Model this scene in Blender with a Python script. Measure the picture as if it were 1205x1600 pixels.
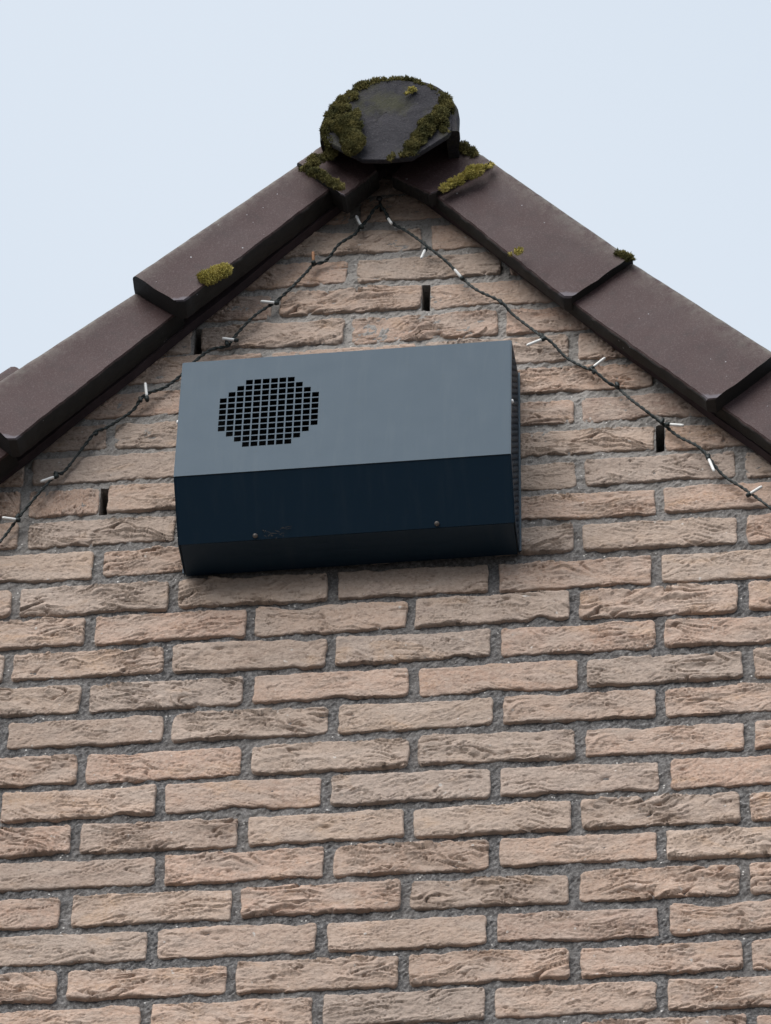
import bpy, bmesh, math, random
import numpy as np
from mathutils import Vector, Matrix

scene = bpy.context.scene
for o in list(bpy.data.objects):
    bpy.data.objects.remove(o)
col = scene.collection

# ------------------------------------------------------------------ camera
cam_d = bpy.data.cameras.new('camera')
cam = bpy.data.objects.new('camera', cam_d); col.objects.link(cam)
cam_d.sensor_fit = 'VERTICAL'; cam_d.sensor_height = 24.0; cam_d.lens = 132.03
cam_d.clip_start = 0.05; cam_d.clip_end = 3000
R_ = [Vector((0.99395673, 0.10624499, 0.02760481)),      # right
      Vector((-0.09535029, 0.71102146, 0.69667553)),     # forward
      Vector((0.05439067, -0.69509746, 0.71685506))]     # up
m3 = Matrix((R_[0], R_[2], -R_[1])).transposed()
cam.matrix_world = Matrix.Translation((0.80113, -5.49656, 1.62403)) @ m3.to_4x4()
scene.camera = cam

# ------------------------------------------------------------------ sky, sun, exposure
SUN_EL, SUN_AZ = 42.0, -25.0          # height, and bearing off the wall's normal (minus: to the left)
world = bpy.data.worlds.new('World'); scene.world = world; world.use_nodes = True
wn, wl = world.node_tree.nodes, world.node_tree.links
wn.clear()
sky = wn.new('ShaderNodeTexSky'); sky.sky_type = 'NISHITA'; sky.sun_disc = False
sky.sun_elevation = math.radians(SUN_EL); sky.sun_rotation = math.radians(180 - SUN_AZ)
sky.air_density = 1.0; sky.dust_density = 4.0; sky.ozone_density = 1.0
dim = wn.new('ShaderNodeVectorMath'); dim.operation = 'SCALE'; dim.inputs['Scale'].default_value = 0.045
mix = wn.new('ShaderNodeMix'); mix.data_type = 'RGBA'; mix.inputs[0].default_value = 0.88
cn = wn.new('ShaderNodeTexNoise'); cn.inputs['Scale'].default_value = 2.2; cn.inputs['Detail'].default_value = 3
cr = wn.new('ShaderNodeValToRGB')
cr.color_ramp.elements[0].position = 0.3; cr.color_ramp.elements[0].color = (0.321, 0.362, 0.410, 1)
cr.color_ramp.elements[1].position = 0.7; cr.color_ramp.elements[1].color = (0.358, 0.392, 0.434, 1)
bg = wn.new('ShaderNodeBackground'); bg.inputs['Strength'].default_value = 1.0
wo = wn.new('ShaderNodeOutputWorld')
tc = wn.new('ShaderNodeTexCoord')
wl.new(tc.outputs['Generated'], cn.inputs['Vector']); wl.new(cn.outputs['Fac'], cr.inputs['Fac'])
wl.new(sky.outputs[0], dim.inputs[0]); wl.new(dim.outputs[0], mix.inputs[6]); wl.new(cr.outputs['Color'], mix.inputs[7])
wl.new(mix.outputs[2], bg.inputs['Color']); wl.new(bg.outputs[0], wo.inputs['Surface'])

sd = bpy.data.lights.new('sun', 'SUN'); sd.energy = 1.5; sd.angle = math.radians(55); sd.color = (1.0, 0.97, 0.93)
sun = bpy.data.objects.new('sun', sd); col.objects.link(sun)
e, a = math.radians(SUN_EL), math.radians(SUN_AZ)
to_sun = Vector((math.sin(a)*math.cos(e), -math.cos(a)*math.cos(e), math.sin(e)))
sun.rotation_euler = to_sun.to_track_quat('Z', 'Y').to_euler()

scene.render.engine = 'CYCLES'
scene.cycles.max_bounces = 5; scene.cycles.diffuse_bounces = 3; scene.cycles.glossy_bounces = 2
vs = scene.view_settings
vs.view_transform = 'Standard'; vs.look = 'None'; vs.exposure = 1.2; vs.gamma = 1.0; vs.use_curve_mapping = False

# ------------------------------------------------------------------ measured layout (metres; wall face at y = 0)
ROWS = {
    -12: (7.684, [-0.99, -0.77, -0.55, -0.33, -0.11, 0.11, 0.33, 0.55, 0.77, 0.99, 1.21, 1.43]),
    -11: (7.6244, [-1.099, -0.879, -0.659, -0.439, -0.219, 0.0019, 0.221, 0.441, 0.661, 0.881, 1.101, 1.321]),
    -10: (7.5576, [-0.9906, -0.7706, -0.5506, -0.3306, -0.1106, 0.1089, 0.3294, 0.5494, 0.7694, 0.9894, 1.2094, 1.4294]),
    -9: (7.4961, [-1.0988, -0.8788, -0.6588, -0.4388, -0.2188, 0.0024, 0.2212, 0.4412, 0.6612, 0.8812, 1.1012, 1.3212]),
    -8: (7.4356, [-0.9887, -0.7687, -0.5487, -0.3287, -0.105, 0.11, 0.3313, 0.5513, 0.7713, 0.9913, 1.2113, 1.4313]),
    -7: (7.3726, [-1.099, -0.879, -0.659, -0.439, -0.2156, 0.0008, 0.2206, 0.441, 0.661, 0.881, 1.101, 1.321]),
    -6: (7.3144, [-0.9936, -0.7736, -0.5536, -0.3336, -0.1136, 0.1064, 0.3227, 0.5464, 0.7664, 0.9864, 1.2064, 1.4264]),
    -5: (7.25, [-1.1, -0.88, -0.66, -0.44, -0.22, 0.0, 0.22, 0.44, 0.66, 0.88, 1.1, 1.32]),
    -4: (7.1871, [-0.9902, -0.7702, -0.5502, -0.3284, -0.1102, 0.1098, 0.3277, 0.5498, 0.7698, 0.9898, 1.2098, 1.4298]),
    -3: (7.1255, [-1.0999, -0.8799, -0.6599, -0.4415, -0.2199, 0.0001, 0.2201, 0.442, 0.6601, 0.8801, 1.1001, 1.3201]),
    -2: (7.0643, [-0.9891, -0.7691, -0.5491, -0.3296, -0.1091, 0.1109, 0.3328, 0.5524, 0.7709, 0.9909, 1.2109, 1.4309]),
    -1: (7.004, [-1.0995, -0.8795, -0.6595, -0.4388, -0.2195, 0.0005, 0.2205, 0.4406, 0.6605, 0.8805, 1.1005, 1.3205]),
    0: (6.9418, [-0.9901, -0.7701, -0.5501, -0.3314, -0.1101, 0.1099, 0.3295, 0.5512, 0.7699, 0.9899, 1.2099, 1.4299]),
    1: (6.8758, [-1.1017, -0.8817, -0.6617, -0.4398, -0.2223, -0.0041, 0.2138, 0.4355, 0.6583, 0.8783, 1.0983, 1.3183]),
    2: (6.8162, [-0.992, -0.772, -0.552, -0.3347, -0.1153, 0.1034, 0.3251, 0.5512, 0.768, 0.988, 1.208, 1.428]),
    3: (6.7555, [-1.1009, -0.8809, -0.6609, -0.4413, -0.2238, -0.0029, 0.2184, 0.4405, 0.6591, 0.8791, 1.0991, 1.3191]),
    4: (6.6925, [-0.9894, -0.7694, -0.5494, -0.333, -0.1118, 0.1104, 0.3346, 0.5562, 0.7706, 0.9906, 1.2106, 1.4306]),
    5: (6.6317, [-1.0989, -0.8789, -0.6589, -0.4389, -0.2175, 0.0033, 0.2229, 0.4397, 0.6611, 0.8811, 1.1011, 1.3211]),
    6: (6.5671, [-0.9885, -0.7685, -0.5485, -0.3294, -0.1085, 0.1124, 0.3345, 0.5557, 0.7715, 0.9915, 1.2115, 1.4315]),
    7: (6.5057, [-1.0993, -0.8793, -0.6593, -0.4393, -0.2206, -0.0004, 0.2228, 0.4439, 0.6607, 0.8807, 1.1007, 1.3207]),
    8: (6.4425, [-0.9902, -0.7702, -0.5502, -0.328, -0.1092, 0.1096, 0.328, 0.5472, 0.7698, 0.9898, 1.2098, 1.4298]),
    9: (6.3837, [-1.098, -0.878, -0.658, -0.438, -0.2136, 0.0067, 0.2228, 0.4403, 0.662, 0.882, 1.102, 1.322]),
    10: (6.3199, [-0.9914, -0.7714, -0.5514, -0.3331, -0.112, 0.1093, 0.3266, 0.5451, 0.7686, 0.9886, 1.2086, 1.4286]),
    11: (6.2574, [-1.0993, -0.8793, -0.6593, -0.4393, -0.2169, 0.002, 0.22, 0.4405, 0.6607, 0.8807, 1.1007, 1.3207]),
    12: (6.195, [-0.991, -0.771, -0.551, -0.3306, -0.1109, 0.1084, 0.3277, 0.5457, 0.769, 0.989, 1.209, 1.429]),
    13: (6.1348, [-1.0997, -0.8797, -0.6597, -0.4397, -0.2186, 0.0018, 0.2205, 0.4386, 0.6603, 0.8803, 1.1003, 1.3203]),
    14: (6.072, [-0.99, -0.77, -0.55, -0.33, -0.11, 0.11, 0.33, 0.55, 0.77, 0.99, 1.21, 1.43]),
    15: (6.01, [-1.1, -0.88, -0.66, -0.44, -0.22, 0.0, 0.22, 0.44, 0.66, 0.88, 1.1, 1.32]),
    16: (5.948, [-0.99, -0.77, -0.55, -0.33, -0.11, 0.11, 0.33, 0.55, 0.77, 0.99, 1.21, 1.43]),
}
VERGE_LEFT = [  # upper-end top, upper-end bottom, lower-end top, lower-end bottom of each flange
    ((-0.0056, -0.05, 7.7617), (0.04, -0.05, 7.6496), (-0.0786, -0.063, 7.6707), (-0.003, -0.063, 7.5847)),
    ((-0.0661, -0.05, 7.6935), (-0.0152, -0.05, 7.6285), (-0.3007, -0.09, 7.421), (-0.2247, -0.09, 7.3529)),
    ((-0.2795, -0.05, 7.4508), (-0.2298, -0.05, 7.3833), (-0.5224, -0.09, 7.1832), (-0.4463, -0.09, 7.0942)),
    ((-0.5063, -0.05, 7.253), (-0.451, -0.05, 7.1218), (-0.7357, -0.09, 6.9307), (-0.6574, -0.09, 6.8455)),
]
VERGE_RIGHT = [  # upper-end top, upper-end bottom, lower-end top, lower-end bottom of each flange
    ((0.1301, -0.042, 7.7499), (0.0588, -0.042, 7.6457), (0.2091, -0.052, 7.6584), (0.1178, -0.052, 7.5901)),
    ((0.1929, -0.042, 7.6859), (0.105, -0.042, 7.6197), (0.4088, -0.057, 7.4337), (0.315, -0.057, 7.3487)),
    ((0.395, -0.042, 7.4547), (0.31, -0.042, 7.37), (0.6106, -0.068, 7.2101), (0.5149, -0.068, 7.1186)),
    ((0.5954, -0.042, 7.2304), (0.5162, -0.042, 7.146), (0.8047, -0.068, 6.9984), (0.7098, -0.068, 6.9103)),
]
CABLE_LEFT = [(0.0405, 7.617), (0.0325, 7.6055), (0.0236, 7.5913), (0.0128, 7.5787), (0.0061, 7.5577), (-0.0164, 7.5367), (-0.0341, 7.5114), (-0.0523, 7.5036), (-0.0607, 7.4829), (-0.0826, 7.4529), (-0.103, 7.4334), (-0.1091, 7.4247), (-0.1353, 7.394), (-0.1604, 7.3607), (-0.1698, 7.3471), (-0.1921, 7.3359), (-0.2137, 7.3118), (-0.231, 7.2938), (-0.2543, 7.2699), (-0.2762, 7.2537), (-0.2874, 7.2431), (-0.2991, 7.2261), (-0.3333, 7.1932), (-0.3462, 7.1816), (-0.3611, 7.16), (-0.3878, 7.1143), (-0.3979, 7.1038), (-0.4203, 7.0645), (-0.4461, 7.0257), (-0.4681, 6.9843), (-0.4995, 6.9307), (-0.5357, 6.8851)]
CABLE_RIGHT = [(0.0405, 7.617), (0.0493, 7.6013), (0.0582, 7.5842), (0.0849, 7.5549), (0.1115, 7.5217), (0.1417, 7.4897), (0.1606, 7.4615), (0.1841, 7.4264), (0.2191, 7.3985), (0.2348, 7.3788), (0.2624, 7.3453), (0.2779, 7.3232), (0.2916, 7.3118), (0.3124, 7.2843), (0.3395, 7.2577), (0.3512, 7.2478), (0.3708, 7.2271), (0.3842, 7.2184), (0.402, 7.1892), (0.4241, 7.1622), (0.4461, 7.1416), (0.468, 7.1149), (0.4942, 7.088), (0.5089, 7.0671), (0.5286, 7.036), (0.5587, 7.0031), (0.5926, 6.9604), (0.6305, 6.9129), (0.6641, 6.8781)]
BULBS = [((0.0148, 7.5727), (0.0071, 7.5901)), ((-0.1034, 7.4224), (-0.1243, 7.4221)), ((-0.158, 7.3509), (-0.176, 7.3504)), ((-0.2782, 7.2445), (-0.2812, 7.2696)), ((-0.3989, 7.0973), (-0.4175, 7.0843)), ((-0.4461, 7.0179), (-0.4664, 7.0188)), ((-0.2275, 7.1971), (-0.2327, 7.1968)), ((0.0534, 7.5855), (0.0597, 7.568)), ((0.1088, 7.5147), (0.104, 7.4916)), ((0.1625, 7.4515), (0.1523, 7.4649)), ((0.2787, 7.3162), (0.2574, 7.3004)), ((0.35, 7.2538), (0.368, 7.2669)), ((0.4555, 7.1329), (0.4767, 7.1242)), ((0.5093, 7.0628), (0.517, 7.032)), ((0.5641, 6.99), (0.5818, 6.9988))]
ORANGE_BULB = ((-0.0519, 7.503), (-0.0525, 7.5191))
rng = np.random.default_rng(11)
rnd = random.Random(5)

# ------------------------------------------------------------------ helpers
def tag(o, label=None, cat=None, group=None, kind=None):
    for k, v in (('label', label), ('category', cat), ('group', group), ('kind', kind)):
        if v: o[k] = v
    return o

def empty(name, loc=(0, 0, 0), parent=None):
    o = bpy.data.objects.new(name, None); o.empty_display_size = 0.05
    o.location = loc; col.objects.link(o)
    if parent: o.parent = parent
    return o

def link(name, me, mat=None, parent=None):
    o = bpy.data.objects.new(name, me); col.objects.link(o)
    if mat and not me.materials: me.materials.append(mat)
    if parent: o.parent = parent
    return o

def mesh_np(name, V, F, smooth=False):
    me = bpy.data.meshes.new(name); me.from_pydata([tuple(v) for v in np.asarray(V).tolist()], [], [tuple(f) for f in F])
    if smooth: me.polygons.foreach_set('use_smooth', [True]*len(me.polygons))
    me.update(); return me

def bm_mesh(name, bm, smooth=False):
    bmesh.ops.recalc_face_normals(bm, faces=bm.faces)
    me = bpy.data.meshes.new(name); bm.to_mesh(me); bm.free()
    if smooth: me.polygons.foreach_set('use_smooth', [True]*len(me.polygons))
    return me

def box_bm(bm, x0, x1, y0, y1, z0, z1):
    vs_ = [bm.verts.new((x, y, z)) for z in (z0, z1) for y in (y0, y1) for x in (x0, x1)]
    for f in ((0, 2, 3, 1), (4, 5, 7, 6), (0, 1, 5, 4), (2, 6, 7, 3), (1, 3, 7, 5), (0, 4, 6, 2)):
        bm.faces.new([vs_[i] for i in f])
    return vs_

def tube(bm, pts, r, seg=8, caps=True):
    pts = [Vector(p) for p in pts]; rings = []
    for i, p in enumerate(pts):
        t = (pts[min(i+1, len(pts)-1)] - pts[max(i-1, 0)]).normalized()
        u = t.cross(Vector((0, 1, 0)));  u = u.normalized() if u.length > 1e-4 else Vector((1, 0, 0))
        w = t.cross(u); rr = r[i] if isinstance(r, (list, tuple)) else r
        rings.append([bm.verts.new(p + u*rr*math.cos(k*2*math.pi/seg) + w*rr*math.sin(k*2*math.pi/seg)) for k in range(seg)])
    for A, B in zip(rings, rings[1:]):
        for k in range(seg): bm.faces.new((A[k], A[(k+1) % seg], B[(k+1) % seg], B[k]))
    if caps: bm.faces.new(rings[0][::-1]); bm.faces.new(rings[-1])

# gradient noise on numpy arrays
_perm = rng.permutation(512).astype(np.int64)
_grad = rng.uniform(0, 2*np.pi, 512)
def pnoise(x, y, seed=0):
    x = np.asarray(x, float); y = np.asarray(y, float)
    xi = np.floor(x).astype(np.int64); yi = np.floor(y).astype(np.int64); xf = x-xi; yf = y-yi
    def g(ix, iy, dx, dy):
        h = _perm[(_perm[(ix+seed*37) & 511] + iy*7 + seed*13) & 511]; an = _grad[h]
        return np.cos(an)*dx + np.sin(an)*dy
    u = xf*xf*xf*(xf*(xf*6-15)+10); v = yf*yf*yf*(yf*(yf*6-15)+10)
    n0 = g(xi, yi, xf, yf)*(1-u) + g(xi+1, yi, xf-1, yf)*u
    n1 = g(xi, yi+1, xf, yf-1)*(1-u) + g(xi+1, yi+1, xf-1, yf-1)*u
    return (n0*(1-v) + n1*v)*1.5
def fbm(x, y, seed=0, oct=4):
    s = 0; a_ = 1.0
    for i in range(oct): s = s + a_*pnoise(x*2**i, y*2**i, seed+i*3); a_ *= 0.5
    return s

# ------------------------------------------------------------------ materials
class NT:
    def __init__(self, name):
        self.m = bpy.data.materials.new(name); self.m.use_nodes = True
        self.t = self.m.node_tree; self.n = self.t.nodes; self.l = self.t.links
        self.b = self.n['Principled BSDF']
    def node(self, kind, **kw):
        n = self.n.new(kind)
        for k, v in kw.items(): setattr(n, k, v)
        return n
    def put(self, sock, v):
        if hasattr(v, 'is_linked') or isinstance(v, bpy.types.NodeSocket): self.l.new(v, sock)
        else: sock.default_value = v
    def noise(self, vec, scale, detail=4, rough=0.55, dist=0.0):
        n = self.node('ShaderNodeTexNoise'); self.put(n.inputs['Vector'], vec)
        n.inputs['Scale'].default_value = scale; n.inputs['Detail'].default_value = detail
        n.inputs['Roughness'].default_value = rough; n.inputs['Distortion'].default_value = dist
        return n.outputs['Fac']
    def ramp(self, fac, stops, interp='LINEAR'):
        n = self.node('ShaderNodeValToRGB'); n.color_ramp.interpolation = interp
        els = n.color_ramp.elements
        while len(els) < len(stops): els.new(0.5)
        for el, (p, c) in zip(els, stops):
            el.position = p; el.color = (c if len(c) == 4 else (*c, 1)) if isinstance(c, tuple) else (c, c, c, 1)
        self.put(n.inputs['Fac'], fac); return n.outputs['Color']
    def mix(self, fac, a_, b_, mode='MIX'):
        n = self.node('ShaderNodeMix', data_type='RGBA', blend_type=mode)
        self.put(n.inputs[0], fac)
        for s, v in ((6, a_), (7, b_)):
            self.put(n.inputs[s], (*v, 1) if isinstance(v, tuple) and len(v) == 3 else v)
        return n.outputs[2]
    def math(self, op, a_, b_=0.0):
        n = self.node('ShaderNodeMath', operation=op); self.put(n.inputs[0], a_); self.put(n.inputs[1], b_); return n.outputs[0]
    def bump(self, h, strength, dist, prev=None):
        n = self.node('ShaderNodeBump'); n.inputs['Strength'].default_value = strength; n.inputs['Distance'].default_value = dist
        self.put(n.inputs['Height'], h)
        if prev: self.l.new(prev, n.inputs['Normal'])
        self.l.new(n.outputs[0], self.b.inputs['Normal']); return n.outputs[0]
    def objvec(self, spread=40.0):
        tcn = self.node('ShaderNodeTexCoord'); oi = self.node('ShaderNodeObjectInfo')
        comb = self.node('ShaderNodeCombineXYZ')
        for i, k in enumerate((1.0, 1.7, 2.3)): self.l.new(self.math('MULTIPLY', oi.outputs['Random'], spread*k), comb.inputs[i])
        add = self.node('ShaderNodeVectorMath', operation='ADD'); self.l.new(tcn.outputs['Object'], add.inputs[0]); self.l.new(comb.outputs[0], add.inputs[1])
        return add.outputs[0], oi.outputs['Random']
    def worldpos(self):
        return self.node('ShaderNodeNewGeometry').outputs['Position']
    def set(self, color=None, rough=None, spec=None, metal=None):
        if color is not None: self.put(self.b.inputs['Base Color'], (*color, 1) if isinstance(color, tuple) and len(color) == 3 else color)
        if rough is not None: self.put(self.b.inputs['Roughness'], rough)
        if spec is not None: self.put(self.b.inputs['Specular IOR Level'], spec)
        if metal is not None: self.put(self.b.inputs['Metallic'], metal)
        return self.m

def mat_brick():
    k = NT('brick'); v, r = k.objvec()
    base = k.ramp(r, [(0.0, (0.45, 0.318, 0.245)), (0.2, (0.50, 0.328, 0.250)), (0.42, (0.46, 0.350, 0.278)), (0.6, (0.375, 0.302, 0.258)),
                      (0.78, (0.53, 0.360, 0.270)), (0.92, (0.285, 0.200, 0.168)), (1.0, (0.48, 0.375, 0.290))])
    st = k.node('ShaderNodeMapping'); k.put(st.inputs['Vector'], v); st.inputs['Scale'].default_value = (1.0, 1.0, 2.2)
    vs2 = st.outputs[0]
    c = k.mix(k.ramp(k.noise(vs2, 14, 5, 0.6, 0.6), [(0.42, 0.0), (0.70, 0.7)]), base, (0.45, 0.375, 0.325))
    c = k.mix(k.ramp(k.noise(vs2, 9, 4, 0.6, 1.0), [(0.57, 0.0), (0.74, 0.5)]), c, (0.54, 0.34, 0.20))
    c = k.mix(k.ramp(k.noise(v, 22, 5, 0.65), [(0.56, 0.0), (0.76, 0.6)]), c, (0.29, 0.225, 0.20))
    c = k.mix(k.ramp(k.noise(v, 170, 3, 0.7), [(0.38, 0.0), (0.70, 0.6)]), c, (0.60, 0.475, 0.395))
    c = k.mix(k.ramp(k.noise(vs2, 170, 3, 0.7), [(0.56, 0.0), (0.70, 0.7)]), c, (0.17, 0.12, 0.10))
    c = k.mix(k.ramp(k.noise(v, 110, 1, 0.4), [(0.76, 0.0), (0.79, 0.9)]), c, (0.62, 0.58, 0.54))
    c = k.mix(k.ramp(k.noise(k.worldpos(), 3.2, 5, 0.6), [(0.42, 0.0), (0.68, 0.42)]), c, (0.285, 0.225, 0.185))      # old damp and dirt over several bricks
    n = k.bump(k.noise(v, 420, 4, 0.7), 0.8, 0.0015)
    n = k.bump(k.noise(vs2, 90, 5, 0.7, 1.2), 0.8, 0.0025, n)
    return k.set(c, 0.92, 0.25)

def mat_mortar():
    k = NT('mortar'); p = k.worldpos()
    c = k.ramp(k.noise(p, 190, 5, 0.75), [(0.32, (0.040, 0.040, 0.043)), (0.48, (0.118, 0.114, 0.114)), (0.68, (0.30, 0.29, 0.285))])
    c = k.mix(k.ramp(k.noise(p, 6, 4), [(0.4, 0.0), (0.7, 0.35)]), c, (0.30, 0.27, 0.245))
    z = k.node('ShaderNodeSeparateXYZ'); k.l.new(p, z.inputs[0])
    up = k.node('ShaderNodeMapRange'); k.l.new(z.outputs[2], up.inputs[0])
    up.inputs[1].default_value = 6.85; up.inputs[2].default_value = 7.2; up.inputs[3].default_value = 0.0; up.inputs[4].default_value = 0.6
    c = k.mix(up.outputs[0], c, (0.43, 0.40, 0.37))                # the sheltered mortar under the verge is paler
    c = k.mix(k.ramp(k.noise(p, 330, 2, 0.6), [(0.60, 0.0), (0.66, 0.6)]), c, (0.085, 0.085, 0.09))
    vo = k.node('ShaderNodeTexVoronoi'); k.put(vo.inputs['Vector'], p); vo.inputs['Scale'].default_value = 150
    grain = k.math('MULTIPLY', k.ramp(vo.outputs['Distance'], [(0.16, 1.0), (0.24, 0.0)]), k.ramp(k.noise(p, 75, 1), [(0.61, 0.0), (0.66, 0.8)]))
    c = k.mix(grain, c, (0.78, 0.76, 0.72))
    n = k.bump(k.noise(p, 260, 4, 0.75), 0.9, 0.003)
    return k.set(c, 0.95, 0.2)

def mat_tile():
    k = NT('roof_tile'); v, r = k.objvec(9.0)
    c = k.ramp(k.noise(v, 9, 5, 0.6), [(0.3, (0.046, 0.0255, 0.0265)), (0.55, (0.056, 0.031, 0.031)), (0.75, (0.053, 0.035, 0.0375))])
    c = k.mix(k.math('MULTIPLY', r, 0.3), c, (0.070, 0.036, 0.033))
    c = k.mix(k.ramp(k.noise(v, 500, 2, 0.6), [(0.50, 0.0), (0.72, 0.55)]), c, (0.13, 0.10, 0.10))
    c = k.mix(k.ramp(k.noise(v, 45, 5, 0.7), [(0.52, 0.0), (0.74, 0.55)]), c, (0.030, 0.022, 0.022))
    att = k.node('ShaderNodeAttribute', attribute_name='weather')
    lich = k.math('MULTIPLY', att.outputs['Fac'], k.ramp(k.noise(v, 70, 5, 0.7), [(0.35, 0.0), (0.62, 1.0)]))
    c = k.mix(lich, c, (0.205, 0.19, 0.165))                          # worn, lichened edges
    tip = k.node('ShaderNodeAttribute', attribute_name='tip')
    c = k.mix(k.math('MULTIPLY', k.ramp(k.math('ADD', tip.outputs['Fac'], k.math('MULTIPLY', k.noise(v, 40, 3), 0.35)), [(0.95, 0.0), (1.1, 0.6)]), 1.0), c, (0.165, 0.155, 0.18))
    al = k.node('ShaderNodeAttribute', attribute_name='algae_shade')
    c = k.mix(k.ramp(k.math('ADD', al.outputs['Fac'], k.math('MULTIPLY', k.noise(v, 90, 4, 0.7), 0.5)), [(0.75, 0.0), (1.05, 0.9)]), c, (0.014, 0.015, 0.014))  # near-black: algae on the ends, painted-in shade under the flanges
    spk = k.ramp(k.noise(v, 150, 1, 0.4), [(0.80, 0.0), (0.82, 0.7)])
    c = k.mix(spk, c, (0.42, 0.42, 0.44))
    n = k.bump(k.noise(v, 380, 4, 0.7), 0.35, 0.0012)
    return k.set(c, k.ramp(k.noise(v, 20, 3), [(0.3, 0.62), (0.7, 0.68)]), 0.28)

def mat_ridge():
    k = NT('ridge_tile'); p = k.worldpos()
    c = k.ramp(k.noise(p, 26, 6, 0.7), [(0.3, (0.020, 0.020, 0.026)), (0.6, (0.036, 0.034, 0.041)), (0.8, (0.050, 0.048, 0.053))])
    c = k.mix(k.ramp(k.noise(p, 320, 2, 0.6), [(0.54, 0.0), (0.74, 0.6)]), c, (0.08, 0.078, 0.082))
    c = k.mix(k.ramp(k.noise(p, 70, 5, 0.7), [(0.58, 0.0), (0.72, 0.5)]), c, (0.010, 0.010, 0.012))
    c = k.mix(k.ramp(k.noise(p, 16, 5, 0.7), [(0.48, 0.0), (0.66, 0.75)]), c, (0.050, 0.050, 0.026))   # algae bloom
    k.bump(k.noise(p, 60, 4, 0.7), 0.6, 0.004, k.bump(k.noise(p, 300, 4, 0.75), 0.8, 0.002))
    return k.set(c, 0.85, 0.3)

def mat_moss(name, stops):
    k = NT(name); p = k.worldpos()
    c = k.ramp(k.noise(p, 60, 4, 0.6), stops)
    c = k.mix(k.ramp(k.noise(p, 500, 2, 0.6), [(0.45, 0.0), (0.75, 0.6)]), c, (0.025, 0.022, 0.01))
    return k.set(c, 0.9, 0.15)

def mat_box(name, base, rough):
    k = NT(name); p = k.worldpos()
    c = k.mix(k.ramp(k.noise(p, 14, 5, 0.65), [(0.4, 0.0), (0.75, 0.3)]), base, tuple(b*1.12+0.001 for b in base))
    c = k.mix(k.ramp(k.noise(p, 220, 2, 0.5), [(0.67, 0.0), (0.71, 0.6)]), c, (0.004, 0.012, 0.02))
    st = k.node('ShaderNodeMapping'); k.put(st.inputs['Vector'], p); st.inputs['Scale'].default_value = (6.0, 1.0, 0.6)
    c = k.mix(k.ramp(k.noise(st.outputs[0], 12, 4, 0.6), [(0.52, 0.0), (0.8, 0.30)]), c, (0.028, 0.038, 0.048))
    k.bump(k.noise(p, 900, 2, 0.5), 0.12, 0.0006)
    k.b.inputs['Specular Tint'].default_value = (0.66, 0.85, 1.0, 1)
    return k.set(c, k.ramp(k.noise(p, 30, 4), [(0.3, rough-0.01), (0.7, rough+0.01)]), 0.44)

def mat_plain(name, colr, rough, spec=0.4, var=0.25, scale=60):
    k = NT(name); p = k.worldpos()
    c = k.mix(k.ramp(k.noise(p, scale, 4, 0.6), [(0.35, 0.0), (0.75, 1.0)]), colr, tuple(x*(1-var) for x in colr))
    return k.set(c, rough, spec)

M_brick, M_mortar, M_tile, M_ridge = mat_brick(), mat_mortar(), mat_tile(), mat_ridge()
M_moss_dark = mat_moss('moss_dark', [(0.3, (0.06, 0.064, 0.025)), (0.5, (0.125, 0.115, 0.042)), (0.68, (0.22, 0.19, 0.07))])
M_moss_yellow = mat_moss('moss_yellow', [(0.3, (0.26, 0.235, 0.06)), (0.5, (0.42, 0.36, 0.10)), (0.7, (0.54, 0.46, 0.16))])
M_box = mat_box('powder_coat', (0.002, 0.014, 0.030), 0.48)
M_bulb = mat_plain('bulb_white', (0.82, 0.82, 0.80), 0.35, 0.5, 0.08, 200)
M_bulb_old = mat_plain('bulb_orange', (0.45, 0.22, 0.11), 0.5, 0.4, 0.3, 200)
M_cable = mat_plain('cable_green_black', (0.018, 0.026, 0.026), 0.55, 0.4, 0.3, 150)
M_board = mat_plain('verge_board', (0.060, 0.042, 0.046), 0.8, 0.25, 0.45, 35)
M_wood = mat_plain('roof_deck', (0.16, 0.12, 0.09), 0.9, 0.2, 0.4, 20)
M_steel = mat_plain('screw_steel', (0.11, 0.095, 0.085), 0.4, 0.5, 0.2, 400)
M_white = mat_plain('screw_cap_white', (0.8, 0.8, 0.8), 0.4, 0.5, 0.05, 400)
M_black = mat_plain('nail_black', (0.02, 0.02, 0.022), 0.5, 0.4, 0.3, 300)
M_web = mat_plain('cobweb', (0.13, 0.115, 0.10), 0.95, 0.1, 0.4, 300)
M_ground = mat_plain('paving', (0.075, 0.072, 0.07), 0.9, 0.25, 0.3, 3)

# ------------------------------------------------------------------ ground
bm = bmesh.new(); box_bm(bm, -1500, 1500, -1500, 1500, -0.5, 0.0)
tag(link('ground', bm_mesh('ground', bm), M_ground), kind='structure')

# ------------------------------------------------------------------ house: gable wall of bricks
APX, APZ, SL, SR = 0.0475, 7.712, 1.128, 1.165      # apex of the verge line on the wall, and its two slopes
def verge_z(x, up=0.0): return APZ + up - (SL*(APX-x) if x < APX else SR*(x-APX))

house = tag(empty('brick_house', (0, 0, 0)), 'brown brick house gable with grey mortar under a dark tiled roof', 'house')

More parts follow.
